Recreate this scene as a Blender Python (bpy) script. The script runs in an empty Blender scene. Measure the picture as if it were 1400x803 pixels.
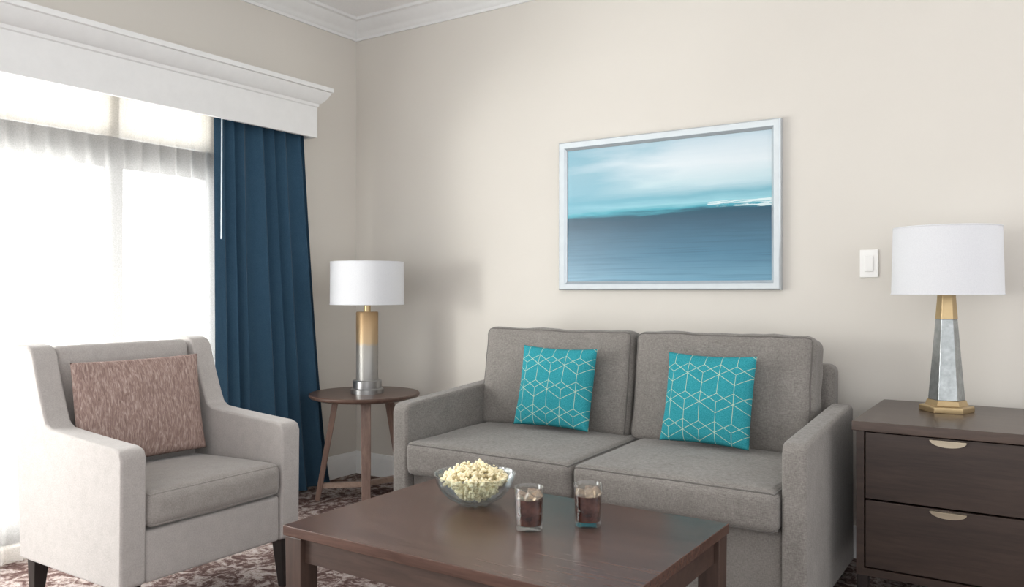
import bpy, bmesh, math, random
from mathutils import Vector, Matrix, noise
random.seed(4)
S = bpy.context.scene
COL = S.collection
try:
    S.view_settings.view_transform = 'Standard'
except Exception:
    pass

# ---------------------------------------------------------------- materials
def lin(c):
    o = []
    for v in c[:3]:
        v = v / 255.0
        o.append(v / 12.92 if v <= 0.04045 else ((v + 0.055) / 1.055) ** 2.4)
    return (o[0], o[1], o[2], 1.0)

def newmat(name):
    m = bpy.data.materials.new(name)
    m.use_nodes = True
    nt = m.node_tree
    b = nt.nodes.get("Principled BSDF")
    return m, nt, b

def coords(nt, scale=(1, 1, 1), kind='Object', rot=(0, 0, 0)):
    tc = nt.nodes.new('ShaderNodeTexCoord')
    mp = nt.nodes.new('ShaderNodeMapping')
    mp.inputs['Scale'].default_value = scale
    mp.inputs['Rotation'].default_value = rot
    nt.links.new(tc.outputs[kind], mp.inputs['Vector'])
    return mp.outputs['Vector']

def noise_node(nt, vec, scale, detail=4, rough=0.6, dist=0.0):
    n = nt.nodes.new('ShaderNodeTexNoise')
    n.inputs['Scale'].default_value = scale
    n.inputs['Detail'].default_value = detail
    n.inputs['Roughness'].default_value = rough
    n.inputs['Distortion'].default_value = dist
    nt.links.new(vec, n.inputs['Vector'])
    return n.outputs['Fac']

def ramp(nt, fac, stops):
    r = nt.nodes.new('ShaderNodeValToRGB')
    els = r.color_ramp.elements
    while len(els) < len(stops):
        els.new(0.5)
    for e, (p, c) in zip(els, stops):
        e.position = p
        e.color = lin(c)
    nt.links.new(fac, r.inputs['Fac'])
    return r.outputs['Color']

def bump(nt, b, fac, strength=0.2, dist=0.01):
    n = nt.nodes.new('ShaderNodeBump')
    n.inputs['Strength'].default_value = strength
    n.inputs['Distance'].default_value = dist
    nt.links.new(fac, n.inputs['Height'])
    nt.links.new(n.outputs['Normal'], b.inputs['Normal'])

def plain(name, c, rough=0.5, metal=0.0, var=4, scale=20, bstr=0.0):
    m, nt, b = newmat(name)
    v = coords(nt)
    f = noise_node(nt, v, scale)
    lo = tuple(max(0, x - var) for x in c)
    hi = tuple(min(255, x + var) for x in c)
    nt.links.new(ramp(nt, f, [(0.3, lo), (0.7, hi)]), b.inputs['Base Color'])
    b.inputs['Roughness'].default_value = rough
    b.inputs['Metallic'].default_value = metal
    if bstr:
        bump(nt, b, f, bstr, 0.002)
    return m

def fabric(name, c, var=14, scale=(1, 1, 1), fs=260, bstr=0.35, sheen=0.3):
    m, nt, b = newmat(name)
    v = coords(nt, scale)
    f = noise_node(nt, v, fs, 3, 0.7)
    g = noise_node(nt, v, fs * 0.12, 4, 0.6)
    mx = nt.nodes.new('ShaderNodeMath'); mx.operation = 'MULTIPLY_ADD'
    nt.links.new(f, mx.inputs[0]); mx.inputs[1].default_value = 0.7
    m2 = nt.nodes.new('ShaderNodeMath'); m2.operation = 'MULTIPLY'
    nt.links.new(g, m2.inputs[0]); m2.inputs[1].default_value = 0.3
    nt.links.new(m2.outputs[0], mx.inputs[2])
    lo = tuple(max(0, x - var) for x in c)
    hi = tuple(min(255, x + var) for x in c)
    nt.links.new(ramp(nt, mx.outputs[0], [(0.35, lo), (0.65, hi)]), b.inputs['Base Color'])
    b.inputs['Roughness'].default_value = 0.95
    b.inputs['Sheen Weight'].default_value = sheen
    b.inputs['Specular IOR Level'].default_value = 0.15
    bump(nt, b, f, bstr, 0.002)
    return m

def weave(name, c, var=18, bstr=0.4, sheen=0.2, a=480, b2=80):
    """slubby horizontal/vertical yarn weave: two stretched noises blended"""
    m, nt, b = newmat(name)
    f1 = E(nt, noise_node(nt, coords(nt, (b2, b2, a)), 1.0, 3, 0.7))
    f2 = E(nt, noise_node(nt, coords(nt, (a, a, b2)), 1.0, 3, 0.7))
    g = E(nt, noise_node(nt, coords(nt), 9, 3, 0.6))
    t = f1 * 0.45 + f2 * 0.40 + g * 0.15
    lo = tuple(max(0, x - var) for x in c)
    hi = tuple(min(255, x + var) for x in c)
    nt.links.new(ramp(nt, t.s, [(0.38, lo), (0.62, hi)]), b.inputs['Base Color'])
    b.inputs['Roughness'].default_value = 0.95
    b.inputs['Sheen Weight'].default_value = sheen
    b.inputs['Specular IOR Level'].default_value = 0.15
    bump(nt, b, t.s, bstr, 0.002)
    return m

def wood(name, c1, c2, axis='X', rough=0.35):
    m, nt, b = newmat(name)
    sc = {'X': (1.2, 14, 14), 'Y': (14, 1.2, 14), 'Z': (14, 14, 1.2)}[axis]
    v = coords(nt, sc)
    f = noise_node(nt, v, 3.0, 8, 0.65, 0.6)
    g = noise_node(nt, v, 14.0, 3, 0.6)
    a = nt.nodes.new('ShaderNodeMath'); a.operation = 'MULTIPLY_ADD'
    nt.links.new(f, a.inputs[0]); a.inputs[1].default_value = 0.75
    m2 = nt.nodes.new('ShaderNodeMath'); m2.operation = 'MULTIPLY'
    nt.links.new(g, m2.inputs[0]); m2.inputs[1].default_value = 0.25
    nt.links.new(m2.outputs[0], a.inputs[2])
    nt.links.new(ramp(nt, a.outputs[0], [(0.36, c1), (0.64, c2)]), b.inputs['Base Color'])
    b.inputs['Roughness'].default_value = rough
    bump(nt, b, a.outputs[0], 0.05, 0.002)
    return m

class E:
    """tiny expression helper for math nodes"""
    def __init__(s, nt, sock): s.nt, s.s = nt, sock
    def op(s, o, *args):
        n = s.nt.nodes.new('ShaderNodeMath'); n.operation = o
        for i, a in enumerate((s,) + args):
            if isinstance(a, E): s.nt.links.new(a.s, n.inputs[i])
            else: n.inputs[i].default_value = a
        return E(s.nt, n.outputs[0])
    def __add__(s, o): return s.op('ADD', o)
    def __sub__(s, o): return s.op('SUBTRACT', o)
    def __mul__(s, o): return s.op('MULTIPLY', o)

def teal_pattern():
    m, nt, b = newmat("teal_geometric_fabric")
    tc = nt.nodes.new('ShaderNodeTexCoord')
    sp = nt.nodes.new('ShaderNodeSeparateXYZ')
    nt.links.new(tc.outputs['Object'], sp.inputs[0])
    X = E(nt, sp.outputs['Y']); Y = E(nt, sp.outputs['X'])
    def lattice(a, ox, oy, lw, sel):
        I = (Y + oy) * (1 / (a * 0.8660254)); M = (X + ox) * (1 / a) - I * 0.5
        w = lw / (a * 0.8660254)
        def near(v): return (v - v.op('ROUND')).op('ABSOLUTE').op('LESS_THAN', w)
        def keep(c):
            q = c.op('FLOORED_MODULO', 3.0)
            return (q - 1.5).op('ABSOLUTE').op('GREATER_THAN', 0.5) if sel == 0 else (q - 1.5).op('ABSOLUTE').op('LESS_THAN', 0.5)
        c12 = keep(M - I); c3 = keep(M + I * 2.0)
        return (near(I) * c12).op('MAXIMUM', near(M) * c12).op('MAXIMUM', near(M + I) * c3)
    # tumbling-cube lines with a second hexagon outline laid over them
    l = lattice(0.074, 0.017, 0.011, 0.00090, 0).op('MAXIMUM', lattice(0.074, 0.050, 0.011, 0.00080, 1))
    v = coords(nt)
    f = noise_node(nt, v, 320, 3, 0.7)
    base = ramp(nt, f, [(0.35, (32, 128, 139)), (0.65, (60, 158, 168))])
    mix = nt.nodes.new('ShaderNodeMix'); mix.data_type = 'RGBA'
    nt.links.new(l.s, mix.inputs[0])
    nt.links.new(base, mix.inputs[6])
    mix.inputs[7].default_value = lin((184, 202, 178))
    nt.links.new(mix.outputs[2], b.inputs['Base Color'])
    b.inputs['Roughness'].default_value = 0.9
    b.inputs['Specular IOR Level'].default_value = 0.2
    bump(nt, b, f, 0.3, 0.002)
    return m

def wall_mat():
    m, nt, b = newmat("beige_wallcovering")
    v = coords(nt, (1, 1, 1))
    f = noise_node(nt, v, 120, 4, 0.7)
    g = noise_node(nt, v, 1.5, 2, 0.5)
    nt.links.new(ramp(nt, g, [(0.2, (213, 208, 200)), (0.8, (218, 213, 205))]), b.inputs['Base Color'])
    b.inputs['Roughness'].default_value = 0.8
    b.inputs['Specular IOR Level'].default_value = 0.25
    bump(nt, b, f, 0.12, 0.002)
    return m

def carpet_mat():
    m, nt, b = newmat("patterned_carpet")
    v = coords(nt, (1.0, 1.0, 1))
    f = noise_node(nt, v, 11, 6, 0.72, 1.6)
    g = noise_node(nt, v, 42, 4, 0.7, 0.5)
    a = E(nt, f) * 0.72 + E(nt, g) * 0.28
    c = ramp(nt, a.s, [(0.40, (80, 62, 59)), (0.475, (102, 82, 78)), (0.51, (142, 127, 122)), (0.58, (182, 172, 167)), (0.66, (114, 94, 89))])
    nt.links.new(c, b.inputs['Base Color'])
    b.inputs['Roughness'].default_value = 1.0
    b.inputs['Specular IOR Level'].default_value = 0.05
    h = noise_node(nt, v, 500, 2, 0.7)
    bump(nt, b, h, 0.6, 0.004)
    return m

def art_mat():
    m, nt, b = newmat("abstract_seascape_print")
    tc = nt.nodes.new('ShaderNodeTexCoord')
    sp = nt.nodes.new('ShaderNodeSeparateXYZ')
    nt.links.new(tc.outputs['Object'], sp.inputs[0])
    x = E(nt, sp.outputs['X']); z = E(nt, sp.outputs['Z'])
    v1 = coords(nt, (1.0, 1, 6))
    n1 = E(nt, noise_node(nt, v1, 2.0, 4, 0.5, 0.3))
    v2 = coords(nt, (1.5, 1, 30))
    n2 = E(nt, noise_node(nt, v2, 2.0, 5, 0.6, 0.2))
    v3 = coords(nt, (0.8, 1, 70))
    n3 = E(nt, noise_node(nt, v3, 2.0, 4, 0.6, 0.1))
    t = (z + 0.335) * (1 / 0.67) - x * 0.012 + (n1 - 0.5) * 0.09 + (n2 - 0.5) * 0.06 - 0.035
    c = ramp(nt, t.s, [(0.0, (100, 148, 172)), (0.14, (72, 122, 148)), (0.32, (54, 98, 122)), (0.41, (38, 80, 102)),
                       (0.450, (14, 74, 96)), (0.475, (64, 158, 176)), (0.51, (146, 200, 211)), (0.56, (116, 174, 191)),
                       (0.64, (188, 212, 219)), (0.78, (214, 224, 229)), (0.90, (198, 213, 221)), (1.0, (166, 194, 207))])
    cx = (x * -1.4 + 0.10 + (n1 - 0.5) * 1.4).op('MAXIMUM', 0.0).op('MINIMUM', 0.75)
    sky = t.op('GREATER_THAN', 0.49)
    mix = nt.nodes.new('ShaderNodeMix'); mix.data_type = 'RGBA'
    nt.links.new((cx * sky).s, mix.inputs[0])
    nt.links.new(c, mix.inputs[6])
    mix.inputs[7].default_value = lin((106, 168, 188))
    sea = t.op('LESS_THAN', 0.44) * ((n3 - 0.5) * 2.2).op('MAXIMUM', 0.0).op('MINIMUM', 0.5)
    mix3 = nt.nodes.new('ShaderNodeMix'); mix3.data_type = 'RGBA'
    nt.links.new(sea.s, mix3.inputs[0]); nt.links.new(mix.outputs[2], mix3.inputs[6])
    mix3.inputs[7].default_value = lin((40, 82, 104))
    wv = ((t - 0.485 + (n2 - 0.5) * 0.12).op('ABSOLUTE').op('LESS_THAN', 0.011)) * ((x - 0.22).op('GREATER_THAN', 0.0)) * 0.75
    mix2 = nt.nodes.new('ShaderNodeMix'); mix2.data_type = 'RGBA'
    nt.links.new(wv.s, mix2.inputs[0])
    nt.links.new(mix3.outputs[2], mix2.inputs[6])
    mix2.inputs[7].default_value = lin((232, 240, 240))
    nt.links.new(mix2.outputs[2], b.inputs['Base Color'])
    b.inputs['Roughness'].default_value = 0.35
    return m

def lumbar_mat():
    m, nt, b = newmat("brown_rose_streaked_fabric")
    v = coords(nt, (120, 22, 30))
    f = noise_node(nt, v, 1.4, 5, 0.7, 0.8)
    nt.links.new(ramp(nt, f, [(0.32, (124, 102, 95)), (0.5, (154, 130, 122)), (0.68, (196, 176, 166))]), b.inputs['Base Color'])
    b.inputs['Roughness'].default_value = 0.8
    b.inputs['Specular IOR Level'].default_value = 0.2
    bump(nt, b, f, 0.3, 0.002)
    return m

def voile(name, c, base, var, trans=0.5):
    m = bpy.data.materials.new(name)
    m.use_nodes = True
    nt = m.node_tree
    for n in list(nt.nodes): nt.nodes.remove(n)
    out = nt.nodes.new('ShaderNodeOutputMaterial')
    tr = nt.nodes.new('ShaderNodeBsdfTransparent'); tr.inputs[0].default_value = (1, 1, 1, 1)
    tl = nt.nodes.new('ShaderNodeBsdfTranslucent'); tl.inputs[0].default_value = lin(c)
    df = nt.nodes.new('ShaderNodeBsdfDiffuse'); df.inputs[0].default_value = lin(c)
    m1 = nt.nodes.new('ShaderNodeMixShader'); m1.inputs[0].default_value = trans
    nt.links.new(tl.outputs[0], m1.inputs[1]); nt.links.new(df.outputs[0], m1.inputs[2])
    v = coords(nt, (1, 1, 1))
    f = noise_node(nt, v, 200, 2, 0.6)
    fac = E(nt, f) * var + base
    m2 = nt.nodes.new('ShaderNodeMixShader')
    nt.links.new(fac.s, m2.inputs[0])
    nt.links.new(tr.outputs[0], m2.inputs[1]); nt.links.new(m1.outputs[0], m2.inputs[2])
    nt.links.new(m2.outputs[0], out.inputs[0])
    return m

def glass_mat(name, col=(255, 255, 255), rough=0.0, tw=1.0):
    m, nt, b = newmat(name)
    v = coords(nt)
    f = noise_node(nt, v, 5, 1)
    lo = tuple(max(0, c - 2) for c in col)
    nt.links.new(ramp(nt, f, [(0.2, lo), (0.8, col)]), b.inputs['Base Color'])
    b.inputs['Transmission Weight'].default_value = tw
    b.inputs['Roughness'].default_value = rough
    b.inputs['IOR'].default_value = 1.33
    return m

def pane_mat(name="clear_window_glass", tint=(0.98, 0.99, 0.985, 1), k=0.5, p=2.5, b0=0.03):
    m = bpy.data.materials.new(name)
    m.use_nodes = True
    nt = m.node_tree
    for n in list(nt.nodes): nt.nodes.remove(n)
    out = nt.nodes.new('ShaderNodeOutputMaterial')
    tr = nt.nodes.new('ShaderNodeBsdfTransparent'); tr.inputs[0].default_value = tint
    gl = nt.nodes.new('ShaderNodeBsdfGlossy'); gl.inputs['Roughness'].default_value = 0.03
    lw = nt.nodes.new('ShaderNodeLayerWeight'); lw.inputs['Blend'].default_value = 0.5
    fac = E(nt, lw.outputs['Facing']).op('POWER', p) * k + b0
    mx = nt.nodes.new('ShaderNodeMixShader')
    nt.links.new(fac.s, mx.inputs[0]); nt.links.new(tr.outputs[0], mx.inputs[1]); nt.links.new(gl.outputs[0], mx.inputs[2])
    nt.links.new(mx.outputs[0], out.inputs[0])
    return m

def ombre_mat():
    m, nt, b = newmat("brass_to_silver_ombre_metal")
    tc = nt.nodes.new('ShaderNodeTexCoord')
    sp = nt.nodes.new('ShaderNodeSeparateXYZ')
    nt.links.new(tc.outputs['Object'], sp.inputs[0])
    v = coords(nt)
    n = E(nt, noise_node(nt, v, 30, 4, 0.6))
    t = E(nt, sp.outputs['Z']) * (1 / 0.35) + 0.5 + (n - 0.5) * 0.08
    nt.links.new(ramp(nt, t.s, [(0.15, (160, 158, 155)), (0.50, (156, 152, 145)), (0.56, (176, 152, 120)), (0.9, (180, 150, 112))]), b.inputs['Base Color'])
    b.inputs['Metallic'].default_value = 0.6
    b.inputs['Roughness'].default_value = 0.4
    return m

def shade_mat():
    m, nt, b = newmat("white_linen_lampshade")
    v = coords(nt, (1, 1, 1))
    f = noise_node(nt, v, 300, 3, 0.6)
    nt.links.new(ramp(nt, f, [(0.3, (230, 231, 235)), (0.7, (240, 241, 244))]), b.inputs['Base Color'])
    b.inputs['Roughness'].default_value = 0.9
    tl = nt.nodes.new('ShaderNodeBsdfTranslucent'); tl.inputs[0].default_value = lin((240, 239, 238))
    mx = nt.nodes.new('ShaderNodeMixShader'); mx.inputs[0].default_value = 0.22
    out = nt.nodes.get("Material Output")
    nt.links.new(b.outputs[0], mx.inputs[1]); nt.links.new(tl.outputs[0], mx.inputs[2])
    nt.links.new(mx.outputs[0], out.inputs[0])
    return m

M_wall = wall_mat()
M_carpet = carpet_mat()
M_white = plain("white_painted_trim", (233, 233, 232), 0.45, var=2)
M_ceil = plain("ceiling_paint", (248, 248, 248), 0.9, var=2, scale=60)
M_sofa = weave("grey_woven_upholstery", (128, 123, 118), 20)
M_pipe = fabric("grey_seam_piping", (102, 98, 94), 8)
M_chair = fabric("light_greige_upholstery", (174, 168, 164), 10, fs=240, bstr=0.3)
M_chseat = fabric("greige_seat_upholstery", (148, 142, 137), 12, fs=240, bstr=0.3)
M_teal = teal_pattern()
M_lumbar = lumbar_mat()
M_table = wood("dark_walnut_tabletop", (72, 52, 45), (94, 70, 61), 'X', 0.27)
M_tleg = wood("dark_walnut_vertical", (56, 42, 36), (76, 58, 50), 'Z', 0.4)
M_apron = wood("dark_walnut_apron", (58, 43, 37), (78, 60, 52), 'X', 0.4)
M_side = wood("walnut_side_table_wood", (78, 59, 51), (100, 78, 68), 'X', 0.35)
M_sideleg = wood("walnut_side_table_leg_wood", (100, 77, 68), (130, 105, 93), 'Z', 0.4)
M_stretch = wood("pale_walnut_stretcher_wood", (138, 116, 104), (168, 146, 132), 'X', 0.4)
M_dres = wood("dark_espresso_wood", (46, 35, 30), (64, 50, 43), 'X', 0.38)
M_drestop = wood("dark_espresso_top_wood", (62, 50, 44), (82, 67, 59), 'X', 0.3)
M_black = wood("black_stained_wood", (26, 21, 20), (40, 32, 30), 'Z', 0.4)
M_brass = plain("satin_brass", (190, 166, 126), 0.3, 0.8, 6)
M_silver = plain("brushed_silver", (170, 170, 170), 0.3, 0.9, 5)
M_pull = plain("champagne_metal", (196, 184, 162), 0.3, 0.85, 4)
M_merc = plain("mercury_glass_silver", (158, 162, 162), 0.2, 0.7, 16, 45)
M_ombre = ombre_mat()
M_shade = shade_mat()
M_blue = fabric("deep_blue_drapery", (50, 78, 99), 5, fs=200, bstr=0.15, sheen=0.15)
M_sheer = voile("white_sheer_voile", (252, 250, 247), 0.25, 0.16)
M_roller = voile("cream_roller_shade_fabric", (240, 235, 226), 0.62, 0.1, 0.5)
M_frame = plain("pale_silver_frame", (200, 207, 211), 0.25, 0.5, 3)
M_art = art_mat()
M_plastic = plain("white_plastic", (244, 243, 240), 0.35, var=1)
M_wand = plain("pale_translucent_plastic", (190, 202, 210), 0.35, var=1)
M_winframe = plain("grey_bronze_window_metal", (92, 92, 93), 0.5, 0.1, 4)
M_pane = pane_mat()
M_glass = pane_mat("clear_drinking_glass", (.98, .99, .99, 1), .6, 2.0, .05)
M_bowl = pane_mat("clear_glass_with_aqua_tint", (.945, .978, .985, 1), .6, 2.2, .05)
M_ice = glass_mat("clear_ice", (246, 228, 208), 0.06, 0.8)
M_cola = plain("dark_cola", (62, 19, 9), 0.06, 0, 32, 42)
M_pop = plain("buttery_popcorn", (255, 238, 202), 0.8, 0, 10, 60)

# ---------------------------------------------------------------- mesh helpers
def finish(name, bm, mat, smooth=True, bevel=0.0, segs=3, recenter=True, wn=True):
    bmesh.ops.remove_doubles(bm, verts=bm.verts, dist=1e-6)
    bmesh.ops.recalc_face_normals(bm, faces=bm.faces)
    me = bpy.data.meshes.new(name)
    loc = Vector((0, 0, 0))
    if recenter:
        xs = [v.co for v in bm.verts]
        mn = Vector((min(c.x for c in xs), min(c.y for c in xs), min(c.z for c in xs)))
        mx = Vector((max(c.x for c in xs), max(c.y for c in xs), max(c.z for c in xs)))
        loc = (mn + mx) / 2
        bmesh.ops.translate(bm, verts=bm.verts, vec=-loc)
    for f in bm.faces: f.smooth = smooth
    if smooth and not bevel:
        for e in bm.edges:
            if len(e.link_faces) == 2 and e.calc_face_angle(0) > math.radians(38):
                e.smooth = False
    bm.to_mesh(me); bm.free()
    ob = bpy.data.objects.new(name, me)
    ob.location = loc
    me.materials.append(mat)
    COL.objects.link(ob)
    if bevel:
        b = ob.modifiers.new("bevel", 'BEVEL'); b.width = bevel; b.segments = segs; b.limit_method = 'ANGLE'
        b.angle_limit = math.radians(30)
        if wn:
            w = ob.modifiers.new("wn", 'WEIGHTED_NORMAL'); w.keep_sharp = True
    return ob

def empty(name, loc, label, cat, **kw):
    e = bpy.data.objects.new(name, None)
    e.empty_display_size = 0.1
    e.location = loc
    COL.objects.link(e)
    e["label"] = label; e["category"] = cat
    for k, v in kw.items(): e[k] = v
    return e

def top(ob, label, cat, **kw):
    ob["label"] = label; ob["category"] = cat
    for k, v in kw.items(): ob[k] = v
    return ob

def parent(ch, pa):
    bpy.context.view_layer.update()
    ch.parent = pa
    ch.matrix_parent_inverse = pa.matrix_world.inverted()

def add_box(bm, x0, x1, y0, y1, z0, z1):
    vs = [bm.verts.new((x, y, z)) for x in (x0, x1) for y in (y0, y1) for z in (z0, z1)]
    for q in ((0, 1, 3, 2), (4, 6, 7, 5), (0, 4, 5, 1), (2, 3, 7, 6), (0, 2, 6, 4), (1, 5, 7, 3)):
        bm.faces.new([vs[i] for i in q])
    return vs

def box(name, x0, x1, y0, y1, z0, z1, mat, bevel=0.003, segs=2):
    bm = bmesh.new(); add_box(bm, x0, x1, y0, y1, z0, z1)
    return finish(name, bm, mat, True, bevel, segs)

def add_loft(bm, rings, cap=True, closed=True):
    R = [[bm.verts.new(p) for p in r] for r in rings]
    n = len(R[0])
    for a, b in zip(R, R[1:]):
        for i in range(n if closed else n - 1):
            j = (i + 1) % n
            try: bm.faces.new((a[i], a[j], b[j], b[i]))
            except ValueError: pass
    if cap:
        bm.faces.new(R[0]); bm.faces.new(list(reversed(R[-1])))
    return R

def add_lathe(bm, prof, c=(0, 0), n=48, cap=True, phase=0.0):
    rings = []
    for r, z in prof:
        rings.append([(c[0] + r * math.cos(2 * math.pi * i / n + phase), c[1] + r * math.sin(2 * math.pi * i / n + phase), z) for i in range(n)])
    add_loft(bm, rings, cap)

def add_tube(bm, pts, r, n=8, closed=False):
    pts = [Vector(p) for p in pts]
    rings = []
    N = len(pts)
    for i, p in enumerate(pts):
        if closed: t = pts[(i + 1) % N] - pts[i - 1]
        else: t = pts[min(i + 1, N - 1)] - pts[max(i - 1, 0)]
        t.normalize()
        up = Vector((0, 0, 1)) if abs(t.z) < 0.9 else Vector((0, 1, 0))
        a = t.cross(up).normalized(); b = t.cross(a)
        rings.append([p + a * (r * math.cos(2 * math.pi * k / n)) + b * (r * math.sin(2 * math.pi * k / n)) for k in range(n)])
    if closed:
        rings.append(rings[0]); add_loft(bm, rings, False)
    else:
        add_loft(bm, rings, True)

def axis_samples(h, r, n):
    out = [-h, -h + r * .3, -h + r * .65, -h + r]
    for i in range(1, n): out.append(-h + r + (2 * (h - r)) * i / n)
    out += [h - r, h - r * .65, h - r * .3, h]
    return out

def cushion(name, size, r, mat, loc, rot=(0, 0, 0), puff=(0, 0, 0), n=10, wr=0.0, piping=None, seed=0.0, pipe_axis=2, sag=0.0):
    """rounded, puffed box with optional seam piping, origin at its centre"""
    hx, hy, hz = size[0] / 2, size[1] / 2, size[2] / 2
    H = (hx, hy, hz)
    def mp(q):
        q = Vector(q)
        inner = Vector([max(-(H[i] - r), min(H[i] - r, q[i])) for i in range(3)])
        d = q - inner
        if d.length > 1e-9: d.normalize()
        p = inner + d * r
        t = [q[i] / H[i] for i in range(3)]
        k = [max(0, 1 - abs(v) ** 2.2) for v in t]
        p.x += puff[0] * t[0] * k[1] * k[2]
        p.y += puff[1] * t[1] * k[0] * k[2]
        p.z += puff[2] * t[2] * k[0] * k[1]
        if sag: p.z -= sag * k[0] * max(0, t[2])
        if wr:
            s = noise.noise(p * 7 + Vector((seed, seed, seed))) + 0.5 * noise.noise(p * 16 + Vector((seed, 0, seed)))
            p += d * (wr * s) if d.length else Vector()
        return p
    A = [axis_samples(h, r, n) for h in H]
    bm = bmesh.new()
    for ax in range(3):
        u, v = (ax + 1) % 3, (ax + 2) % 3
        for sgn in (-1, 1):
            g = []
            for a in A[u]:
                row = []
                for b in A[v]:
                    q = [0, 0, 0]; q[ax] = sgn * H[ax]; q[u] = a; q[v] = b
                    row.append(bm.verts.new(mp(q)))
                g.append(row)
            for i in range(len(A[u]) - 1):
                for j in range(len(A[v]) - 1):
                    bm.faces.new((g[i][j], g[i + 1][j], g[i + 1][j + 1], g[i][j + 1]))
    bmesh.ops.remove_doubles(bm, verts=bm.verts, dist=1e-5)
    nf = None
    if piping:
        bm.faces.ensure_lookup_table(); nf = len(bm.faces)
        u, v = (pipe_axis + 1) % 3, (pipe_axis + 2) % 3
        for sgn in (-1, 1):
            pts = []
            def P(a, b):
                q = [0, 0, 0]; q[pipe_axis] = sgn * H[pipe_axis]; q[u] = a; q[v] = b
                pts.append(mp(q))
            K = 24
            for i in range(K): P(-H[u] + 2 * H[u] * i / K, -H[v])
            for i in range(K): P(H[u], -H[v] + 2 * H[v] * i / K)
            for i in range(K): P(H[u] - 2 * H[u] * i / K, H[v])
            for i in range(K): P(-H[u], H[v] - 2 * H[v] * i / K)
            add_tube(bm, pts, piping, 6, True)
    bm.faces.ensure_lookup_table()
    if nf:
        for f in bm.faces[nf:]: f.material_index = 1
    ob = finish(name, bm, mat, True, recenter=False)
    if piping: ob.data.materials.append(M_pipe if mat is M_sofa else M_chseat)
    ob.location = loc; ob.rotation_euler = rot
    return ob

def throw_pillow(name, w, h, t, mat, loc, rot, seed=0, N=36, pinch=.055):
    bm = bmesh.new()
    for sgn in (1, -1):
        g = []
        for i in range(N + 1):
            row = []
            for j in range(N + 1):
                u = -math.cos(math.pi * i / N); v = -math.cos(math.pi * j / N)
                u = 0.5 * u + 0.5 * (-1 + 2 * i / N); v = 0.5 * v + 0.5 * (-1 + 2 * j / N)
                x = u * w / 2 * (1 - pinch * (1 - v * v) * abs(u))
                y = v * h / 2 * (1 - pinch * (1 - u * u) * abs(v))
                k = max(0, (1 - u * u) * (1 - v * v))
                z = sgn * (t / 2) * (k ** 0.42)
                z += sgn * 0.006 * k ** .3 * noise.noise(Vector((x * 12, y * 12, seed + sgn)))
                z += 0.010 * (u * u * v * v)
                row.append(bm.verts.new((x, y, z)))
            g.append(row)
        for i in range(N):
            for j in range(N):
                bm.faces.new((g[i][j], g[i + 1][j], g[i + 1][j + 1], g[i][j + 1]))
    bmesh.ops.remove_doubles(bm, verts=bm.verts, dist=1e-5)
    bmesh.ops.recalc_face_normals(bm, faces=bm.faces)
    for f in bm.faces: f.smooth = True
    me = bpy.data.meshes.new(name); bm.to_mesh(me); bm.free()
    me.materials.append(mat)
    ob = bpy.data.objects.new(name, me); COL.objects.link(ob)
    ob.location = loc; ob.rotation_euler = rot
    return ob

def prism(name, pts, axis, a0, a1, mat, bevel=0.012, segs=4):
    """extrude 2-D outline. axis 'X': pts=(y,z); axis 'Y': pts=(x,z)"""
    bm = bmesh.new()
    f = (lambda p, a: (a, p[0], p[1])) if axis == 'X' else (lambda p, a: (p[0], a, p[1]))
    add_loft(bm, [[f(p, a0) for p in pts], [f(p, a1) for p in pts]], True)
    return finish(name, bm, mat, True, bevel, segs)

def taper_leg(name, cx, cy, z0, z1, rb, rt, mat, dx=0, dy=0, bevel=0.003):
    bm = bmesh.new()
    def sq(c, r, z): return [(c[0] - r, c[1] - r, z), (c[0] + r, c[1] - r, z), (c[0] + r, c[1] + r, z), (c[0] - r, c[1] + r, z)]
    add_loft(bm, [sq((cx + dx, cy + dy), rb, z0), sq((cx, cy), rt, z1)])
    return finish(name, bm, mat, True, bevel, 2)

def struct(ob): ob["kind"] = "structure"; return ob

# ---------------------------------------------------------------- room shell
XR, YF, ZC = 5.6, -5.6, 2.715
struct(box("floor", -0.15, XR, YF, 0.15, -0.1, 0.0, M_carpet, 0))
struct(box("ceiling", -0.15, XR, YF, 0.15, ZC, ZC + 0.1, M_ceil, 0))
struct(box("wall_back", 0.0, XR, 0.0, 0.15, 0.0, ZC, M_wall, 0))
WY0, WY1, WZ0, WZ1 = -3.9, -0.92, 0.06, 2.12
bm = bmesh.new()
add_box(bm, -0.15, 0, YF, WY0, 0, ZC)
add_box(bm, -0.15, 0, WY1, 0.15, 0, ZC)
add_box(bm, -0.15, 0, WY0, WY1, WZ1, ZC)
add_box(bm, -0.15, 0, WY0, WY1, 0, WZ0)
w = finish("wall_left", bm, M_wall, False); struct(w)

def sweep_wall(name, prof, mat):
    out = []
    bm = bmesh.new()
    add_loft(bm, [[(o, -o, z) for o, z in prof], [(XR, -o, z) for o, z in prof]])
    out.append(struct(finish(name[0], bm, mat)))
    bm = bmesh.new()
    add_loft(bm, [[(o, -o, z) for o, z in prof], [(o, YF, z) for o, z in prof]])
    out.append(struct(finish(name[1], bm, mat)))
    return out
crown = [(0, 2.61), (.010, 2.61), (.012, 2.625), (.020, 2.630), (.024, 2.640), (.040, 2.652), (.062, 2.668), (.078, 2.688), (.084, 2.696), (.100, 2.700), (.104, ZC), (0, ZC)]
sweep_wall(("trim_1", "trim_2"), crown, M_white)
base = [(0, 0), (.016, 0), (.016, .105), (.012, .115), (.006, .13), (0, .132)]
bm = bmesh.new(); add_loft(bm, [[(o, -o, z) for o, z in base], [(XR, -o, z) for o, z in base]])
struct(finish("baseboard_back", bm, M_white))
bm = bmesh.new(); add_loft(bm, [[(o, -o, z) for o, z in base], [(o, WY1 + .02, z) for o, z in base]])
struct(finish("baseboard_left", bm, M_white))

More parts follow.
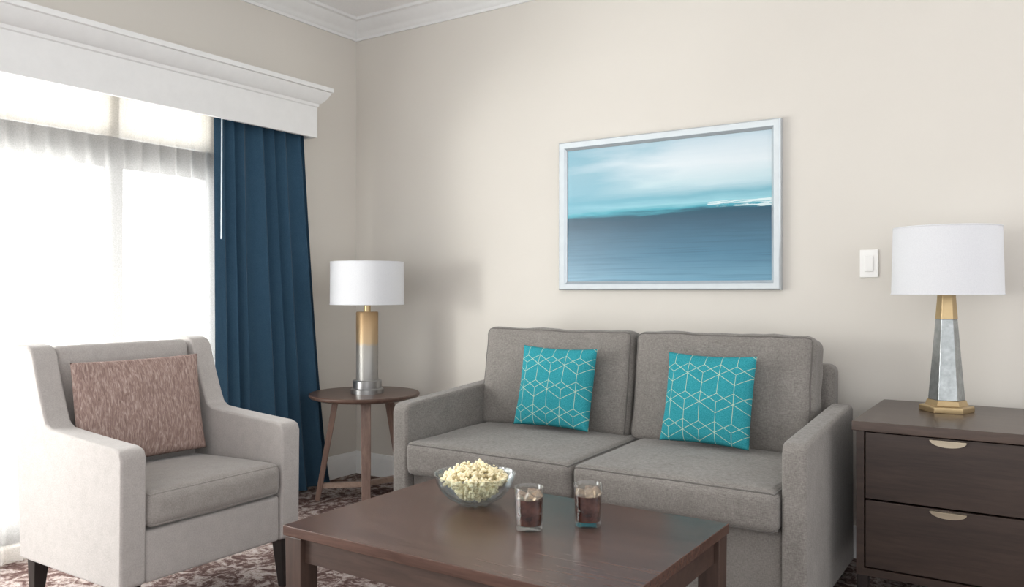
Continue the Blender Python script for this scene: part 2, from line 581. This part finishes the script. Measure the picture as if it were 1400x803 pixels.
# window
bm = bmesh.new()
xa, xb = -0.11, -0.05
add_box(bm, xa, xb, WY0, WY1, 1.66, 1.80)
add_box(bm, xa, xb, WY0, WY1, WZ1 - .05, WZ1)
add_box(bm, xa, xb, WY0, WY1, WZ0, 0.16)
for yc, hw in ((WY1 - .05, .05), (WY0 + .05, .05), (-1.50, .045), (-2.65, .045)):
    add_box(bm, xa, xb, yc - hw, yc + hw, 0.16, 1.66)
    add_box(bm, xa, xb, yc - hw * .6, yc + hw * .6, 1.80, WZ1 - .05)
win = struct(finish("window_1", bm, M_winframe, False))
bm = bmesh.new(); add_box(bm, -0.085, -0.079, WY0 + .1, WY1 - .1, 0.16, 1.66)
add_box(bm, -0.085, -0.079, WY0 + .1, WY1 - .1, 1.80, WZ1 - .05)
pane = finish("window_pane", bm, M_pane, False); parent(pane, win)
bm = bmesh.new(); add_box(bm, -0.040, -0.038, WY0 + .02, WY1 - .02, 1.80, WZ1 - .01)
rs = finish("roller_shade", bm, M_roller, False); rs["label"] = "cream roller shade pulled up"; parent(rs, win)

# valance (boxed cornice)
def valance():
    prof = [(-.02, 1.924), (0, 1.924), (0, 2.085), (.006, 2.090), (.008, 2.104), (.020, 2.112), (.036, 2.132), (.050, 2.156), (.054, 2.166), (.062, 2.170), (.062, 2.192), (-.02, 2.192)]
    ye = -0.52; xf = 0.22
    bm = bmesh.new()
    add_loft(bm, [[(0.0, ye + o, z) for o, z in prof], [(xf + o, ye + o, z) for o, z in prof], [(xf + o, -4.3, z) for o, z in prof]])
    add_box(bm, 0.0, xf - .01, -4.3, ye - .01, 2.150, 2.175)
    return finish("window_valance", bm, M_white)
val = valance()
top(val, "white painted boxed cornice valance with crown moulding above window", "valance")

def drape(name, ya, yb_top, yb_bot, x0, amp, folds, z0, z1, mat, nz=24, seed=0, ya_bot=None, per=14, irr=1.1, x0b=None, amp0=.8):
    bm = bmesh.new(); g = []
    nS = folds * per
    for k in range(nz + 1):
        zt = k / nz; z = z0 + (z1 - z0) * zt
        yb = yb_bot + (yb_top - yb_bot) * min(1, zt * 1.05) ** 0.8
        yaa = ya if ya_bot is None else ya_bot + (ya - ya_bot) * zt
        xx = x0 if x0b is None else x0b + (x0 - x0b) * zt
        row = []
        for i in range(nS + 1):
            s = i / nS
            ph = 2 * math.pi * folds * s + irr * noise.noise(Vector((s * 5, zt * 0.5, seed))) * (1.3 - .5 * zt)
            A = amp * (amp0 + 0.75 * noise.noise(Vector((s * 9, seed, zt * 0.8)))) * (0.75 + 0.35 * (1 - zt))
            w = math.sin(ph)
            x = xx + A * (w + 0.18 * math.sin(2 * ph + seed))
            y = yaa + (yb - yaa) * s + 0.25 * A * math.cos(ph) * (0 if i in (0, nS) else 1)
            row.append(bm.verts.new((x, y, z)))
        g.append(row)
    for k in range(nz):
        for i in range(nS):
            bm.faces.new((g[k][i], g[k][i + 1], g[k + 1][i + 1], g[k + 1][i]))
    return finish(name, bm, mat)

sh = drape("sheer_curtain", -3.95, -0.95, -0.95, 0.038, 0.022, 36, 0.015, 2.148, M_sheer, 12, 3, per=14, irr=3)
top(sh, "white translucent sheer curtain hanging in front of the bright window", "curtain")
cu = drape("blackout_curtain", -1.115, -0.555, -0.325, 0.146, 0.028, 7, 0.015, 2.148, M_blue, 30, 9, ya_bot=-1.08, per=18, irr=3.2, x0b=.112)
top(cu, "deep blue pleated floor-length curtain beside the sheer curtain", "curtain")
bm = bmesh.new(); add_tube(bm, [(0.188, -1.098, 2.14), (0.184, -1.098, 1.35)], 0.0035)
wand = finish("curtain_wand", bm, M_wand); wand["label"] = "thin white pull wand"; parent(wand, cu)

# ---------------------------------------------------------------- sofa
sx0, sx1 = 1.155, 2.868
sofa = empty("sofa", ((sx0 + sx1) / 2, -0.5, 0), "grey woven two-seat sofa with loose cushions against the wall", "sofa")
arm = [(-.965, .055), (-.965, .585), (-.955, .612), (-.93, .622), (-.70, .636), (-.45, .652), (-.26, .664), (-.23, .652), (-.22, .055)]
for a0, a1 in ((sx0, sx0 + .082), (sx1 - .078, sx1)):
    o = prism("armrest", arm, 'X', a0, a1, M_sofa, .014, 4); parent(o, sofa)
bx0, bx1 = sx0 + .084, sx1 - .080
o = cushion("base", (bx1 - bx0, .80, .26), .015, M_sofa, ((bx0 + bx1) / 2, -.53, .20)); parent(o, sofa)
o = cushion("backrest", (2.795 - sx0 - .02, .12, .75), .035, M_sofa, ((sx0 + 2.795) / 2, -.140, .43), (math.radians(-3), 0, 0)); o["label"] = "upholstered back frame"; parent(o, sofa)
mid = 2.04
for k, (c0, c1) in enumerate(((bx0 + .003, mid - .003), (mid + .003, bx1 - .003))):
    o = cushion("seat_cushion", (c1 - c0, .68, .140), .032, M_sofa, ((c0 + c1) / 2, -.648, .402), (math.radians(1.0), 0, 0), (0, .010, .012), 14, .003, .0035, seed=k * 7.3, pipe_axis=2)
    parent(o, sofa)
for k, (c0, c1) in enumerate(((1.215, 1.987), (2.000, 2.752))):
    o = cushion("back_cushion", (c1 - c0, .17, .470), .040, M_sofa, ((c0 + c1) / 2, -.300, .684), (math.radians(-9), 0, math.radians(0.6 - k * 1.2)), (0.003, .020, .004), 16, .008, .0035, seed=3 + k * 5.1, pipe_axis=1)
    parent(o, sofa)
for lx in (sx0 + .05, sx1 - .05):
    for ly in (-.92, -.26):
        o = taper_leg("leg", lx, ly, 0, .06, .018, .022, M_black); parent(o, sofa)

p1 = throw_pillow("throw_pillow", .365, .36, .125, M_teal, (1.683, -.482, .674), (math.radians(76), math.radians(1), math.radians(4)), 1, pinch=.05)
top(p1, "square teal line-patterned pillow on the sofa nearer the side table", "pillow", group="teal throw pillows on the sofa")
p2 = p1.copy(); COL.objects.link(p2)
p2.location = (2.378, -.482, .672); p2.rotation_euler = (math.radians(76), math.radians(0.5), math.radians(-1))
p2["label"] = "square teal line-patterned pillow on the sofa nearer the nightstand"

# ---------------------------------------------------------------- armchair
ay0, ay1 = -2.175, -1.470
ch = empty("armchair", (.83, (ay0 + ay1) / 2, 0), "light greige upholstered armchair with dark tapered legs by the window", "chair")
prof = [(.53, .178), (1.13, .178), (1.145, .19), (1.15, .580), (1.14, .606), (1.11, .615), (.95, .624), (.80, .634), (.735, .640), (.708, .655), (.688, .695), (.645, .80), (.618, .880), (.600, .902), (.575, .912), (.50, .915), (.485, .90), (.49, .70)]
for a0, a1 in ((ay0, ay0 + .085), (ay1 - .085, ay1)):
    o = prism("armrest", prof, 'Y', a0, a1, M_chair, .012, 4); parent(o, ch)
iy0, iy1 = ay0 + .087, ay1 - .087
yc = (iy0 + iy1) / 2
o = cushion("base", (.60, iy1 - iy0, .165), .012, M_chair, (.838, yc, .263)); parent(o, ch)
o = cushion("backrest", (.12, iy1 - iy0, .64), .03, M_chair, (.575, yc, .585), (0, math.radians(-7), 0), (.008, 0, 0)); parent(o, ch)
o = cushion("seat_cushion", (.51, iy1 - iy0 - .004, .115), .03, M_chseat, (.900, yc, .405), (0, math.radians(-1.5), 0), (.01, 0, .018), 14, .002, .003, pipe_axis=2, seed=2); parent(o, ch)
for lx, dx in ((.56, -.02), (1.105, .012)):
    for ly in (ay0 + .05, ay1 - .05):
        o = taper_leg("leg", lx, ly, 0, .182, .015, .027, M_black, dx); parent(o, ch)
lp = throw_pillow("lumbar_pillow", .500, .370, .10, M_lumbar, (.706, yc - .012, .668), (math.radians(81), 0, math.radians(90)), 5, pinch=.025)
top(lp, "rectangular brown-rose streaked pillow leaning on the armchair back", "pillow")

# ---------------------------------------------------------------- coffee table
tx0, tx1, ty0, ty1, tz = 1.722, 2.75, -2.045, -1.345, .45
ct = empty("coffee_table", ((tx0 + tx1) / 2, (ty0 + ty1) / 2, 0), "low rectangular dark walnut coffee table in front of the sofa", "table")
o = box("tabletop", tx0, tx1, ty0, ty1, tz - .028, tz, M_table, .002); parent(o, ct)
bm = bmesh.new(); i0 = .02; th = .02; zz0, zz1 = tz - .098, tz - .029
add_box(bm, tx0 + .06, tx1 - .06, ty0 + i0, ty0 + i0 + th, zz0, zz1)
add_box(bm, tx0 + .06, tx1 - .06, ty1 - i0 - th, ty1 - i0, zz0, zz1)
add_box(bm, tx0 + i0, tx0 + i0 + th, ty0 + .06, ty1 - .06, zz0, zz1)
add_box(bm, tx1 - i0 - th, tx1 - i0, ty0 + .06, ty1 - .06, zz0, zz1)
o = finish("apron", bm, M_apron, False); parent(o, ct)
for lx in (tx0 + .036, tx1 - .036):
    for ly in (ty0 + .036, ty1 - .036):
        o = taper_leg("leg", lx, ly, 0, tz - .029, .028, .032, M_tleg); parent(o, ct)

# bowl + popcorn
bcx, bcy = 2.035, -1.570
bm = bmesh.new()
outer = [(.045, .0), (.050, .004), (.058, .008), (.086, .024), (.106, .046), (.118, .068), (.124, .092)]
inner = [(.1255, .0935), (.120, .092), (.114, .068), (.102, .048), (.082, .028), (.055, .013), (.001, .010)]
add_lathe(bm, [(.001, .0)] + outer + inner, (bcx, bcy), 64)
bmesh.ops.translate(bm, verts=bm.verts, vec=(0, 0, tz + .0005))
bowl = finish("glass_bowl", bm, M_bowl)
top(bowl, "round clear glass serving bowl full of popcorn on the coffee table", "bowl")
bm = bmesh.new()
for i in range(430):
    a = random.random() * 2 * math.pi
    if i < 230:     # filling that follows the bowl wall
        zl = random.uniform(.024, .078)
        rmax = .099 * math.sqrt(max(0, min(1, (zl - .008) / .070)))
        rr = rmax * math.sqrt(random.uniform(.35, 1)) - .005
    else:           # heaped top
        rr = math.sqrt(random.random()) * .102
        zl = .074 + .052 * (1 - (rr / .108) ** 2) * random.random() ** .5
    c = Vector((bcx + rr * math.cos(a), bcy + rr * math.sin(a), tz + zl))
    for k in range(4):
        o2 = Vector((random.uniform(-1, 1), random.uniform(-1, 1), random.uniform(-1, 1))) * .0060
        r = random.uniform(.0036, .0070)
        mt = Matrix.Translation(c + o2) @ Matrix.Rotation(random.random() * 3, 4, 'X') @ Matrix.Diagonal((1, random.uniform(.6, 1.2), random.uniform(.6, 1.2), 1))
        bmesh.ops.create_icosphere(bm, subdivisions=1, radius=r, matrix=mt)
pop = finish("popcorn", bm, M_pop)
top(pop, "heap of pale buttery popcorn in the glass bowl", "food", kind="stuff")

# tumblers
def tumbler(cx, cy):
    bm = bmesh.new()
    pr = [(.001, 0), (.0350, 0), (.0368, .003), (.0380, .05), (.0402, .114), (.0402, .1155), (.0384, .1155), (.0380, .114), (.0360, .05), (.0343, .013), (.001, .012)]
    add_lathe(bm, pr, (cx, cy), 48)
    bmesh.ops.translate(bm, verts=bm.verts, vec=(0, 0, tz + .0005))
    g = finish("drinking_glass", bm, M_glass)
    bm = bmesh.new()
    pr = [(.001, .0135), (.0336, .0145), (.0354, .05), (.0367, .084), (.001, .084)]
    add_lathe(bm, pr, (cx, cy), 40)
    bmesh.ops.translate(bm, verts=bm.verts, vec=(0, 0, tz + .0005))
    c = finish("cola", bm, M_cola)
    return g, c
g1, c1 = tumbler(2.313, -1.700)
top(g1, "clear glass tumbler of iced cola nearer the popcorn bowl", "glass", group="tumblers of iced cola")
top(c1, "dark brown cola filling a clear tumbler", "drink", group="cola in the tumblers")
off = Vector((2.430 - 2.313, -1.580 + 1.700, 0))
g2 = g1.copy(); c2 = c1.copy()
for a in (g2, c2): COL.objects.link(a); a.location = a.location + off
g2["label"] = "clear glass tumbler of iced cola nearer the sofa"
i0p = (-.016, -.012, .089, .4, .3, .2)
ice0 = cushion("ice_cube", (.024, .024, .021), .003, M_ice, (2.313 + i0p[0], -1.70 + i0p[1], tz + i0p[2]), i0p[3:], n=2)
top(ice0, "clear ice cube floating in cola", "ice", group="ice cubes in the cola")
spots = [(.014, -.017, .091, .2, .6, 1.0), (-.004, .019, .092, .7, .1, .5), (.019, .009, .093, .5, .9, .1)]
for gi in range(2):
    for k, (dx, dy, dz, ra, rb, rc) in enumerate([i0p] + spots):
        if gi == 0 and k == 0: continue
        ic = ice0.copy(); COL.objects.link(ic)
        ic.location = (2.313 + dx + off.x * gi, -1.70 + dy + off.y * gi, tz + dz)
        ic.rotation_euler = (ra + gi, rb, rc + gi * .7)

# ---------------------------------------------------------------- side table
cx, cy, R, zt = .468, -.415, .290, .560
st = empty("side_table", (cx, cy, 0), "round walnut side table with splayed legs beside the blue curtain", "table")
bm = bmesh.new()
add_lathe(bm, [(.002, zt - .028), (R - .03, zt - .028), (R - .006, zt - .020), (R, zt - .012), (R, zt - .004), (R - .004, zt), (.002, zt)], (cx, cy), 72)
o = finish("tabletop", bm, M_side); parent(o, st)
F = Vector((-.552, .834, 0)); Rr = Vector((.834, .552, 0))
legs = []
for ang in (-78, 42, 190):
    a = math.radians(ang)
    d = Rr * math.cos(a) + F * math.sin(a)
    t = Vector((-d.y, d.x, 0))
    def sec(r, z, hw, ht):
        c = Vector((cx, cy, z)) + d * r
        return [c - t * hw - d * ht, c + t * hw - d * ht, c + t * hw + d * ht, c - t * hw + d * ht]
    bm = bmesh.new()
    add_loft(bm, [sec(.245, 0, .022, .014), sec(.150, zt - .03, .026, .016)])
    o = finish("leg", bm, M_sideleg, True, .003, 2); parent(o, st)
    legs.append(Vector((cx, cy, .075)) + d * .228)
bm = bmesh.new()
c0 = Vector((cx, cy, .075))
for l in legs:
    d = (l - c0).normalized(); t = Vector((-d.y, d.x, 0)); up = Vector((0, 0, 1))
    add_loft(bm, [[c0 - t * .016 - up * .013, c0 + t * .016 - up * .013, c0 + t * .016 + up * .013, c0 - t * .016 + up * .013],
                  [l - t * .016 - up * .013, l + t * .016 - up * .013, l + t * .016 + up * .013, l - t * .016 + up * .013]])
o = finish("stretcher", bm, M_stretch, False); parent(o, st)

def shade_mesh(cx, cy, z0, z1, rb, rt):
    bm = bmesh.new()
    t = .003
    prof = [(rb, z0), (rt, z1), (rt - t, z1), (rb - t, z0), (rb, z0)]
    add_lathe(bm, prof, (cx, cy), 72, cap=False)
    for r, z in ((rb, z0), (rt, z1)):
        pts = [(cx + (r - .001) * math.cos(a * math.pi / 24), cy + (r - .001) * math.sin(a * math.pi / 24), z) for a in range(48)]
        add_tube(bm, pts, .003, 6, True)
    for k in range(3):
        a = k * 2 * math.pi / 3
        add_tube(bm, [(cx, cy, z1 - .03), (cx + rt * math.cos(a), cy + rt * math.sin(a), z1 - .012)], .0018, 6)
    return finish("lamp_shade", bm, M_shade)

# lamp on side table
lx, ly = .490, -.420
L1 = empty("table_lamp", (lx, ly, zt), "white drum-shade lamp with brass and silver cylinder on side table", "lamp")
bm = bmesh.new()
add_lathe(bm, [(.001, zt), (.086, zt), (.086, zt + .022), (.080, zt + .026), (.076, zt + .028), (.076, zt + .066), (.072, zt + .070), (.001, zt + .070)], (lx, ly), 56)
o = finish("base", bm, M_silver); parent(o, L1)
bm = bmesh.new()
add_lathe(bm, [(.001, zt + .070), (.058, zt + .070), (.058, .985), (.055, .990), (.001, .990)], (lx, ly), 56)
o = finish("lamp_body", bm, M_ombre); o["label"] = "brass fading to silver cylinder"; parent(o, L1)
bm = bmesh.new()
add_lathe(bm, [(.001, .990), (.018, .990), (.018, 1.03), (.010, 1.035), (.010, 1.09), (.014, 1.10), (.014, 1.13), (.004, 1.135), (.004, 1.235), (.001, 1.235)], (lx, ly), 24)
o = finish("lamp_socket", bm, M_brass); parent(o, L1)
o = shade_mesh(lx, ly, 1.030, 1.252, .194, .192); parent(o, L1)

# ---------------------------------------------------------------- nightstand
nx0, nx1, ny0, ny1, nz = 2.945, 3.515, -.675, -.035, .665
ns = empty("nightstand", ((nx0 + nx1) / 2, -.35, 0), "dark espresso two-drawer nightstand with pale metal pulls beside the sofa", "nightstand")
o = box("top_panel", nx0, nx1, ny0, ny1, nz - .032, nz, M_drestop, .002); parent(o, ns)
bm = bmesh.new()
zb = .15
add_box(bm, nx0 + .012, nx0 + .036, ny0 + .012, ny1, zb, nz - .033)
add_box(bm, nx1 - .036, nx1 - .012, ny0 + .012, ny1, zb, nz - .033)
add_box(bm, nx0 + .036, nx1 - .036, ny0 + .012, ny1, zb, zb + .024)
add_box(bm, nx0 + .036, nx1 - .036, ny1 - .02, ny1, zb + .024, nz - .033)
add_box(bm, nx0 + .036, nx1 - .036, ny0 + .04, ny1 - .02, nz - .05, nz - .033)
o = finish("body", bm, M_dres, False); parent(o, ns)
hx = (nx0 + nx1) / 2
for d0, d1 in ((.407, .628), (.178, .401)):
    bm = bmesh.new()
    add_box(bm, nx0 + .040, nx1 - .040, ny0 + .016, ny0 + .036, d0, d1)
    add_box(bm, nx0 + .05, nx1 - .05, ny0 + .036, ny1 - .03, d0 + .01, d1 - .03)
    dr = finish("drawer", bm, M_dres, True, .0015, 1); parent(dr, ns)
    bm = bmesh.new()
    zt2 = d1 - .007; hr = .052; hd = .020
    pts = [(hx - hr, zt2)] + [(hx + hr * math.cos(math.pi + math.pi * i / 20), zt2 - hd * math.sin(math.pi * i / 20)) for i in range(1, 20)] + [(hx + hr, zt2)]
    y0 = ny0 + .016
    add_loft(bm, [[(x, y0, z) for x, z in pts], [(x, y0 - .006, z) for x, z in pts]])
    add_box(bm, hx - hr, hx + hr, y0 - .016, y0, zt2, zt2 + .003)
    h = finish("drawer_pull", bm, M_pull, True); h["label"] = "half-moon pale metal pull"; parent(h, dr)
for qx in (nx0 + .03, nx1 - .03):
    for qy in (ny0 + .035, ny1 - .03):
        o = taper_leg("leg", qx, qy, 0, zb, .013, .018, M_black); parent(o, ns)

# lamp on nightstand
lx, ly = 3.188, -.255
L2 = empty("table_lamp", (lx, ly, nz), "white drum-shade lamp with faceted silver body on the nightstand", "lamp")
bm = bmesh.new()
ph = math.radians(10)
add_lathe(bm, [(.001, nz), (.090, nz), (.090, nz + .018), (.086, nz + .022), (.070, nz + .024), (.064, nz + .042), (.001, nz + .042)], (lx, ly), 6, phase=ph)
o = finish("base", bm, M_brass, True, .0015, 1); o["label"] = "hexagonal brass foot"; parent(o, L2)
bm = bmesh.new()
add_lathe(bm, [(.001, nz + .042), (.060, nz + .042), (.036, .998), (.001, .998)], (lx, ly), 6, phase=ph)
o = finish("lamp_body", bm, M_merc, True, .002, 2); o["label"] = "tapered hexagonal silver glass column"; parent(o, L2)
bm = bmesh.new()
add_lathe(bm, [(.001, .998), (.037, .998), (.030, 1.088), (.010, 1.092), (.010, 1.14), (.015, 1.15), (.015, 1.19), (.004, 1.195), (.004, 1.305), (.001, 1.305)], (lx, ly), 6, phase=ph)
o = finish("lamp_neck", bm, M_brass, True, .001, 1); o["label"] = "brass cap and socket"; parent(o, L2)
o = shade_mesh(lx, ly, 1.088, 1.328, .182, .176); parent(o, L2)

# ---------------------------------------------------------------- picture
px0, px1, pz0, pz1 = 1.435, 2.537, 1.104, 1.846
pic = empty("framed_picture", ((px0 + px1) / 2, -.001, pz0), "abstract blue seascape print in pale silver frame above the sofa", "picture")
bm = bmesh.new()
pf = [(0, -.001), (0, -.030), (.006, -.036), (.030, -.030), (.036, -.022), (.042, -.018), (.042, -.001)]
ring = []
for ins, y in pf:
    ring.append([(px0 + ins, y, pz0 + ins), (px1 - ins, y, pz0 + ins), (px1 - ins, y, pz1 - ins), (px0 + ins, y, pz1 - ins)])
ring.append(ring[0])
add_loft(bm, ring, False)
o = finish("frame", bm, M_frame); parent(o, pic)
bm = bmesh.new(); add_box(bm, px0 + .0425, px1 - .0425, -.014, -.002, pz0 + .0425, pz1 - .0425)
o = finish("artwork", bm, M_art, False); o["label"] = "abstract sea and sky print in blues"; parent(o, pic)

# light switch
sxc, szc = 2.885, 1.212
sw = box("light_switch", sxc - .035, sxc + .035, -.007, -.0005, szc - .057, szc + .057, M_plastic, .003)
top(sw, "white rocker light switch on the beige wall", "switch")
o = box("rocker", sxc - .016, sxc + .016, -.012, -.006, szc - .033, szc + .033, M_plastic, .002); parent(o, sw)

# ---------------------------------------------------------------- light
def area(name, loc, rot, sx, sy, power, col=(1, 1, 1)):
    l = bpy.data.lights.new(name, 'AREA'); l.shape = 'RECTANGLE'; l.size = sx; l.size_y = sy; l.energy = power; l.color = col
    o = bpy.data.objects.new(name, l); o.location = loc; o.rotation_euler = rot; COL.objects.link(o); return o
area("window_daylight", (-0.45, -2.40, 0.80), (0, math.radians(-90), 0), 1.95, 3.6, 235, (1, .995, .99))
# low sun patch of sky, seen through the sheer, throwing the lamp's soft shadow on the wall
sp = Vector((-.95, -3.42, 1.18)); tgt = Vector((.9, 0, 1.15))
o = area("low_sky_glow", sp, (0, 0, 0), .34, .34, 62, (1, .985, .965))
o.rotation_euler = (tgt - sp).to_track_quat('-Z', 'Y').to_euler()
W = bpy.data.worlds.new("world"); S.world = W; W.use_nodes = True
bg = W.node_tree.nodes['Background']; bg.inputs[0].default_value = (.975, .985, 1.0, 1); bg.inputs[1].default_value = 1.80

# ---------------------------------------------------------------- camera
cd = bpy.data.cameras.new("camera"); cam = bpy.data.objects.new("camera", cd)
COL.objects.link(cam)
cam.location = (3.49, -3.563, 1.10)
cam.rotation_euler = (math.radians(90), 0, math.radians(33.5))
cd.sensor_width = 36; cd.lens = 36 * 1104 / 1400
cd.shift_y = -3.5 / 1400
cd.clip_start = 0.05
S.camera = cam
